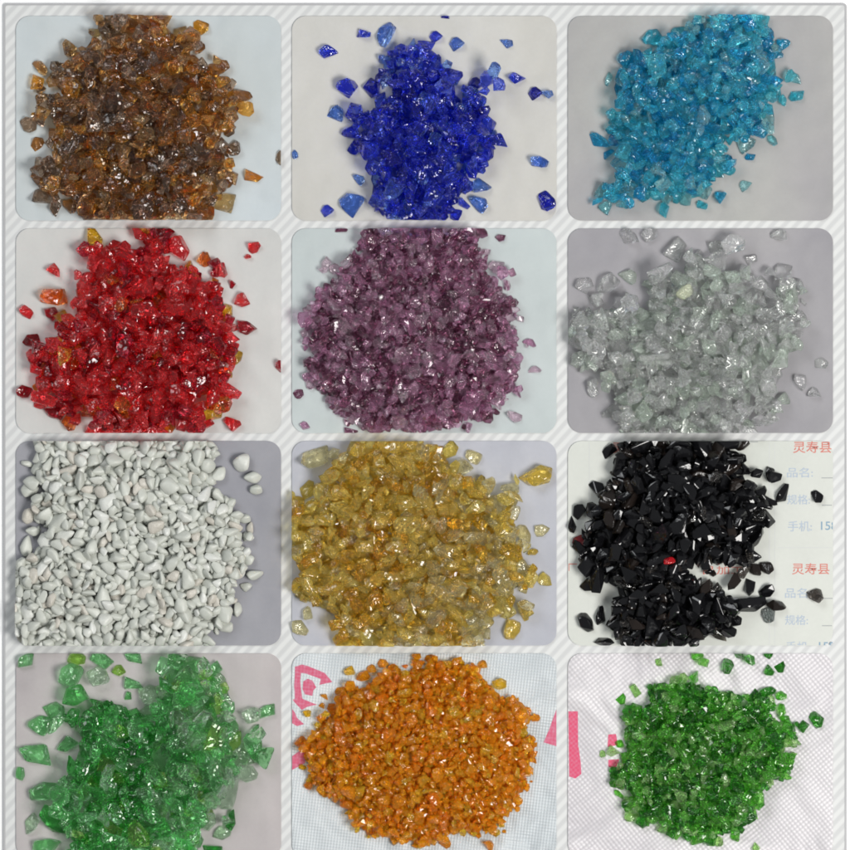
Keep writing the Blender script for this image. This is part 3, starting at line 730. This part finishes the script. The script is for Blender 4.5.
# ================================================================ 11 orange on sack
s11 = sheet('woven_sack', R[11], sack('sack_white_blue', lin(188, 195, 199), lin(206, 211, 213), 52, size=.0021, amp=.5), 'bluish white woven sack with pink printed strokes under the orange glass heap', 'sack')
mo = [(glass('orange_glass', (1.0, .54, .022), (1.0, .45, .014), milk=.22), 7, 'bright'),
      (glass('deep_orange_glass', (1.0, .44, .018), (1.0, .38, .014), milk=.22), 2.5, 'deep'),
      (glass('yellow_orange_glass', (1.0, .74, .06), (1.0, .66, .045), milk=.16), 1.8, 'yellowish')]
T = Tile(R[11], (284, 644), S2, 21)
build_tile(T, 'orange_glass_chip', 'orange', 'glass chip', mo, 'mix', 9.9, 32,
 [(380,75),(340,78),(275,90),(255,115),(175,155),(155,195),(115,240),(60,290),(65,350),(80,405),(115,445),(200,485),(225,545),(265,580),(340,585),(400,595),(450,585),(550,560),(640,575),(650,530),(705,480),(730,400),(750,340),(740,270),(745,220),(695,170),(645,160),(595,115),(565,65),(500,55),(440,50)],
 [(196,83,34,1.4,0,'yellowish'),(297,58,32,1.2,0,'bright'),(400,38,32,1.3,0,'bright'),(600,62,30,1.3,0,'bright'),(652,120,46,1.2,10,'yellowish'),(122,157,26,1.8,-30,'bright'),(115,184,24,1.1,0,'bright'),(68,208,26,1.2,0,'yellowish'),(172,145,34,1.2,0,'bright'),(486,598,34,1.3,0,'bright'),(616,606,36,1.5,-50,'bright'),(586,578,20,1.3,0,'bright'),(78,412,40,1.4,10,'yellowish'),(265,75,30,1.3,0,'bright'),(440,45,28,1.2,0,'bright')], 'x', slope=.55, maxn=3600, jitter=.42)
m_pink = ink('pink_print', lin(196, 74, 108), lin(196, 120, 146), .6, 52)
def marks(pts_list, ox, oy, s, parent, m, lab):
    for pts in pts_list:
        o = link('printed_mark', flat_poly([px(ox + u / s, oy + v / s) for u, v in pts], Z_SHEET + .00015), m, parent)
marks([[(45,110),(90,95),(130,105),(240,150),(290,210),(205,228),(215,190),(120,155),(85,150),(80,200),(85,260),(95,320),(190,358),(130,370),(90,392),(50,350),(30,325),(45,320),(40,230),(45,170)],
       [(100,205),(130,188),(160,200),(185,245),(165,265),(160,300),(110,290),(95,255)],
       [(27,385),(45,410),(60,445),(105,485),(60,498),(27,480)], [(27,695),(75,660),(125,640),(110,740),(27,785)]], 288, 650, 6.54, s11, m_pink, '')
marks([[(204,150),(204,435),(105,405),(150,300)]], 530, 690, 7.73, s11, m_pink, '')

# ================================================================ 12 small green on sack
s12 = sheet('woven_sack', R[12], sack('sack_white_grey', lin(204, 200, 204), lin(220, 217, 219), 6, size=.0027, amp=.7), 'greyish white woven sack with pink printed strokes under the small green glass chips', 'sack')
mq = [(glass('leaf_green_glass', (.34, .82, .16), (.24, .72, .11), milk=.07), 6, 'mid'),
      (glass('dark_leaf_green_glass', (.12, .50, .07), (.09, .42, .06), milk=.05), 4, 'dark'),
      (glass('light_leaf_green_glass', (.66, .92, .46), (.56, .88, .36), milk=.08), 2, 'light')]
T = Tile(R[12], (560, 644), S1, 22)
build_tile(T, 'green_glass_grain', 'green', 'glass grain', mq, 'mix', 12.4, 22,
 [(275,125),(300,118),(360,120),(430,140),(495,160),(540,175),(590,160),(625,175),(630,205),(670,235),(680,280),(665,330),(645,375),(610,410),(575,450),(585,500),(550,530),(500,540),(440,560),(380,560),(330,550),(290,520),(240,515),(205,490),(200,440),(175,410),(150,365),(185,350),(185,330),(205,300),(200,250),(205,195),(255,185)],
 [(290,55,26,1.2,80,'light'),(403,38,34,1.2,0,'mid'),(419,53,34,1.2,-40,'mid'),(395,96,38,1.5,70,'mid'),(491,67,46,1.5,80,'dark'),(530,34,34,1.5,-30,'dark'),(554,48,34,1.3,-50,'dark'),(608,32,32,1.4,0,'dark'),(614,82,42,1.1,0,'dark'),(648,72,38,1.4,60,'dark'),(183,165,36,1.4,70,'mid'),(222,137,40,1.7,-60,'light'),(573,150,34,1.4,80,'dark'),(608,140,48,1.3,30,'dark'),(648,155,32,1.2,0,'mid'),(712,243,36,1.2,30,'dark'),(752,226,50,1.6,-60,'dark'),(680,245,34,1.5,80,'dark'),(158,316,40,1.5,0,'light'),(124,320,24,1.4,90,'light'),(466,580,36,1.4,85,'light'),(514,562,38,1.2,60,'mid'),(575,598,32,1.2,0,'light'),(210,508,42,1.2,0,'light'),(252,518,36,1.3,60,'mid')], 'x', slope=.5)
m_pink2 = ink('deep_pink_print', lin(206, 60, 100), lin(198, 88, 120), .5, 6)
marks([[(297,165),(370,165),(372,420),(392,560),(397,650),(350,685),(303,668),(300,420)],
       [(605,345),(665,340),(680,425),(600,440)], [(605,540),(690,535),(680,580),(640,610),(605,590)]], 530, 690, 7.73, s12, m_pink2, '')
